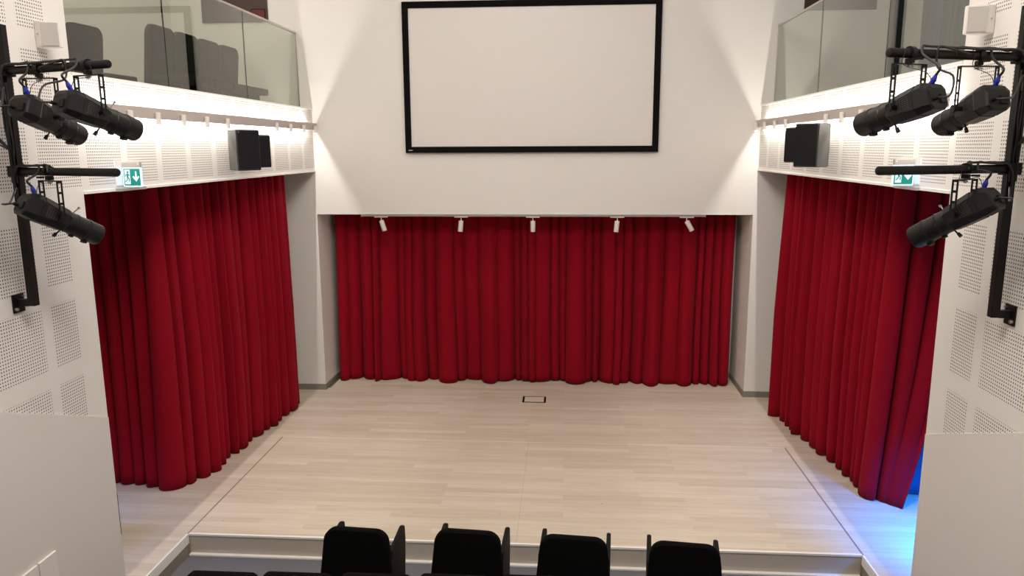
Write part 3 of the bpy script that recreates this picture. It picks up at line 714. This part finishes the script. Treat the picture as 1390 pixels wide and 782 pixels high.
for lab, cl, dr, axs, s in LUM:
    plug, sock = luminaire(lab, cl, dr, axs, G)
    where = lab.split('spotlight ')[1] if 'single' not in lab else lab.split('spotlight ')[1]
    f = -s; d = Vector((f*math.cos(AZ), -math.sin(AZ), 0)); c = Vector(cl)
    pole_p = Vector(((-3.39, 4.5) if s < 0 else (2.48, 4.45)) + (cl[2],))
    # power cable: from the plug up to the pipe, looped around it and along to the pole
    back = c - d*0.05
    bm = B()
    add_tube(bm, [plug, plug+Vector((0.0, -0.035, 0.035)), plug.lerp(back, 0.55)+Vector((0, -0.02, 0.02)), back+Vector((0, -0.042, 0.0)), back-d*0.02+Vector((0, -0.015, 0.038)), back-d*0.06+Vector((0, -0.02, 0.036)),
                  back.lerp(pole_p, 0.6)+Vector((0, -0.030, 0.030)), pole_p+d*0.05+Vector((0, -0.045, 0.028)), pole_p+Vector((0, -0.036, -0.05)), pole_p+Vector((0, -0.036, -0.16))], 0.0065)
    tag(obj('power_cable', bm, M['cable'], smooth=True), 'black power cable of the spotlight '+where, 'cable', 'power cables of the spotlights')
    bm = B()
    far = pole_p + Vector((f*0.01, -0.034, -0.10))
    sag = sock.lerp(far, 0.5)+Vector((0, -0.05, -0.04))
    if 'outer' in lab:
        mid = c - d*0.16 + Vector((0, -0.038, -0.02))
        pts = [sock, sock+Vector((-f*0.03, -0.05, 0.01)), sock.lerp(mid, 0.5)+Vector((-f*0.05, -0.04, 0.0)), mid+Vector((0, 0, -0.05)), mid+Vector((0, 0.008, 0.05)), mid-d*0.08+Vector((0, 0.0, 0.045)), mid-d*0.20+Vector((0, -0.005, 0.02))]
    else:
        pts = [sock, sock+Vector((-f*0.03, -0.05, 0.0)), sag, far+Vector((f*0.01, -0.02, 0.0)), far+Vector((0, -0.006, -0.08))]
    add_tube(bm, pts, 0.0055)
    tag(obj('signal_cable', bm, M['cable'], smooth=True), 'thin rear cable of the spotlight '+where, 'cable', 'signal cables of the spotlights')
    # steel safety wire
    bm = B(); h = c + Vector((0, 0, -dr)); q = plug + Vector((0, 0.03, -0.05))
    add_tube(bm, [q, q+Vector((f*0.04, -0.02, 0.06)), c+d*0.055+Vector((0, -0.03, -0.06)), c+d*0.05+Vector((0, -0.028, 0.0)), c+d*0.05+Vector((0, 0, 0.028))], 0.002, n=6)
    tag(obj('safety_wire', bm, M['cable'], smooth=True), 'thin safety wire of the spotlight '+where, 'wire', 'safety wires')
# cable bundles along arms and down the poles
for s in (-1, 1):
    f = -s; d = Vector((f*math.cos(AZ), -math.sin(AZ), 0)); side = 'left' if s < 0 else 'right'
    px, py = (-3.39, 4.5) if s < 0 else (2.48, 4.45); r = random.Random(40+s)
    for z, L, nm in ((3.97, 0.50 if s < 0 else 0.42, 'upper'), (3.37, 0.26, 'lower')):
        t = thing('cable_bundle', 'bundle of black cables strapped along the %s %s arm' % (nm, side), 'cable', (px, py, z))
        for k in range(4):
            pts = [Vector((0, -0.032, -0.13)), Vector((f*0.01, -0.045, -0.03))]
            for i in range(7):
                pts.append(d*(0.03+L*i/6) + Vector((0, -0.017+0.010*k, 0.031+r.uniform(0, 0.010))))
            pts.append(d*(L+0.05)+Vector((0, -0.030, -0.005)))
            bm = B(); add_tube(bm, pts, 0.005, n=6); obj('cable', bm, M['cable'], t, smooth=True)
    t = thing('cable_bundle', 'loops of black cable hanging down the %s upright pole' % side, 'cable', (px, py, 3.6))
    for k in range(4):
        x = -0.018+0.012*k
        bm = B(); add_tube(bm, [Vector((x+r.uniform(-.006, .006), -0.032-0.004*(k % 2), z)) for z in (0.30, 0.18, 0.06, -0.06, -0.18, -0.30)], 0.0055, n=6); obj('cable', bm, M['cable'], t, smooth=True)
    for k in range(3):
        bm = B(); add_tube(bm, [(0, -0.036, 0.26), (-f*0.05, -0.08, 0.20-k*0.05), (-f*(0.085-0.015*k), -0.10, 0.08), (-f*0.06, -0.09, -0.04+k*0.03), (0, -0.038, -0.10)], 0.006, n=6); obj('cable', bm, M['cable'], t, smooth=True)

# ------------------------------------------------------------------ seats
def front_seat(loc, rz, lab):
    t = thing('auditorium_seat', lab, 'seat', loc, rz, group='front row seats')
    bm = B(); add_back(bm, 0.585, 0.58, 0.075, 0.10, 0.345, 0, lean=0.12, taper=0.045); obj('backrest', bm, M['seat'], t, smooth=True)
    bm = B(); add_box(bm, (-0.235, 0.10, 0.34), (0.235, 0.20, 0.74), bevel=0.03); obj('tip_up_seat', bm, M['seat'], t)
    for sx in (-1, 1):
        bm = B()
        prof = [(0.02, 0.30), (0.40, 0.30), (0.44, 0.66), (0.43, 0.775), (0.39, 0.79), (0.10, 0.74), (0.04, 0.60)]
        mt = Matrix(((0, 0, 1, 0), (1, 0, 0, 0), (0, 1, 0, 0), (0, 0, 0, 1)))
        x = sx*0.247
        add_prism(bm, prof, x-0.016, x+0.016, mt); bmesh.ops.bevel(bm, geom=bm.edges[:], offset=0.005, segments=2, affect='EDGES')
        obj('arm_panel', bm, M['seatp'], t)
        bm = B(); add_box(bm, (x-0.015, 0.06, 0), (x+0.015, 0.12, 0.305)); add_box(bm, (x-0.03, -0.02, 0), (x+0.03, 0.26, 0.012)); obj('leg', bm, M['seatp'], t)
    return t
s0 = front_seat((-1.535, 5.02, -0.2), -0.07, 'leftmost seat of the front row, before the stage step')
dup(s0, (-0.705, 5.04, -0.2), -0.07, 'second seat from the left in the front row')
dup(s0, (0.075, 5.00, -0.2), -0.08, 'third seat from the left in the front row')
dup(s0, (0.865, 4.95, -0.2), -0.10, 'rightmost seat of the front row, before the stage step')
def row_seat(loc, rz, lab):
    t = thing('auditorium_seat', lab, 'seat', loc, rz, group='second row seats')
    bm = B(); add_back(bm, 0.475, 0.57, 0.08, 0.05, 0.335, 0, lean=0.12); obj('backrest', bm, M['seat'], t, smooth=True)
    bm = B(); add_box(bm, (-0.22, 0.10, 0.34), (0.22, 0.19, 0.72), bevel=0.03); obj('tip_up_seat', bm, M['seat'], t)
    for sx in (-1, 1):
        x = sx*0.215
        bm = B(); add_box(bm, (x-0.015, 0.03, 0), (x+0.015, 0.09, 0.40)); add_box(bm, (x-0.03, -0.02, 0), (x+0.03, 0.2, 0.012)); obj('leg', bm, M['seatp'], t)
    return t
r0 = row_seat((-2.215, 4.28, -0.12), 0.0, 'second row seat at the far left end, in front of bare floor')
labs = ['second seat from the left in the second row', 'third seat from the left in the second row', 'fourth seat from the left in the second row', 'fifth seat from the left in the second row, barely in view']
for k, (x, y, dz) in enumerate(((-1.72, 4.32, 0.0), (-1.205, 4.34, 0), (-0.695, 4.36, 0), (-0.16, 4.38, -0.012))):
    dup(r0, (x, y-0.02, -0.12), 0.0, labs[k])

# ------------------------------------------------------------------ odds and ends
t = thing('stool', 'dark stool almost hidden behind the left wall edge, one slim leg showing', 'stool', (-4.27, 5.97, 0))
bm = B(); add_box(bm, (-0.2, -0.2, 0.40), (0.2, 0.2, 0.425), bevel=0.006); obj('seat', bm, M['black'], t)
for a, b in ((-1, -1), (1, -1), (1, 1), (-1, 1)):
    bm = B(); add_box(bm, (a*0.19-0.010, b*0.19-0.010, 0), (a*0.19+0.010, b*0.19+0.010, 0.40), bevel=0.002); obj('leg', bm, M['black'], t)
bm = B(); add_box(bm, (-0.18, -0.196, 0.12), (0.18, -0.184, 0.14)); obj('stretcher', bm, M['black'], t)
bm = B(); add_box(bm, (XL+0.0065, 4.37, 0.1), (XL+0.022, 4.54, 0.787), bevel=0.002); add_box(bm, (XL+0.0065, 3.9, 0.1), (XL+0.022, 4.355, 0.787), bevel=0.002)
tag(obj('wall_panel', bm, M['white'], origin=(XL, 4.2, 0.1)), 'thin white panel standing against the smooth lower left wall', 'panel')

# ------------------------------------------------------------------ lights
area('ceiling_light', (-0.46, 7.2, 6.9), (0, 0, 0), 2.4, 3.0, 85, WARM)
area('house_light', (-0.46, 3.4, 6.9), (math.radians(28), 0, 0), 2.2, 3.0, 430, WARM)
area('balcony_light', (-4.5, 7.8, 6.9), (0, 0, 0), 0.8, 4.0, 50, WARM)
area('balcony_light', (3.6, 7.8, 6.9), (0, 0, 0), 0.8, 4.0, 10, (0.85, 0.92, 1.0))
# blue glow from the doorways beside the stage
area('door_glow', (3.55, 5.9, 0.9), (math.radians(28), 0, 0), 0.35, 0.35, 58, (0.0, 0.21, 1.0), 110)
area('door_glow', (-4.6, 5.75, 1.0), (math.radians(15), 0, 0), 0.5, 0.5, 6, (0.15, 0.35, 1.0), 120)

w = bpy.data.worlds.new('World'); bpy.context.scene.world = w; w.use_nodes = True
w.node_tree.nodes['Background'].inputs[0].default_value = (1.0, 0.92, 0.82, 1); w.node_tree.nodes['Background'].inputs[1].default_value = 0.05

# ------------------------------------------------------------------ camera
f = 1023.0
d = Vector((73, -191, f)).normalized()
dn = Vector((26, 5622, f)).normalized(); dn = (dn-d*(dn@d)).normalized(); up = -dn
xr = d.cross(up)
if xr.x < 0: xr = -xr
Rm = Matrix((xr, d, up))                     # world = Rm @ (cam x right, y down, z forward)
cx = Rm @ Vector((1, 0, 0)); cy = Rm @ Vector((0, -1, 0)); cz = Rm @ Vector((0, 0, -1))
cam = bpy.data.cameras.new('camera'); co = bpy.data.objects.new('camera', cam); C.objects.link(co)
mw = Matrix((cx, cy, cz)).transposed().to_4x4(); mw.translation = (0, 0, 3.5); co.matrix_world = mw
cam.sensor_width = 36; cam.lens = f*36/1390; cam.clip_start = 0.05
bpy.context.scene.camera = co
sc = bpy.context.scene
sc.view_settings.view_transform = 'Standard'; sc.view_settings.look = 'None'; sc.view_settings.gamma = 1; sc.view_settings.use_curve_mapping = False
sc.view_settings.exposure = 0.0
sc.cycles.max_bounces = 10; sc.cycles.diffuse_bounces = 6; sc.cycles.transparent_max_bounces = 12; sc.cycles.sample_clamp_indirect = 6
sc.cycles.use_denoising = True
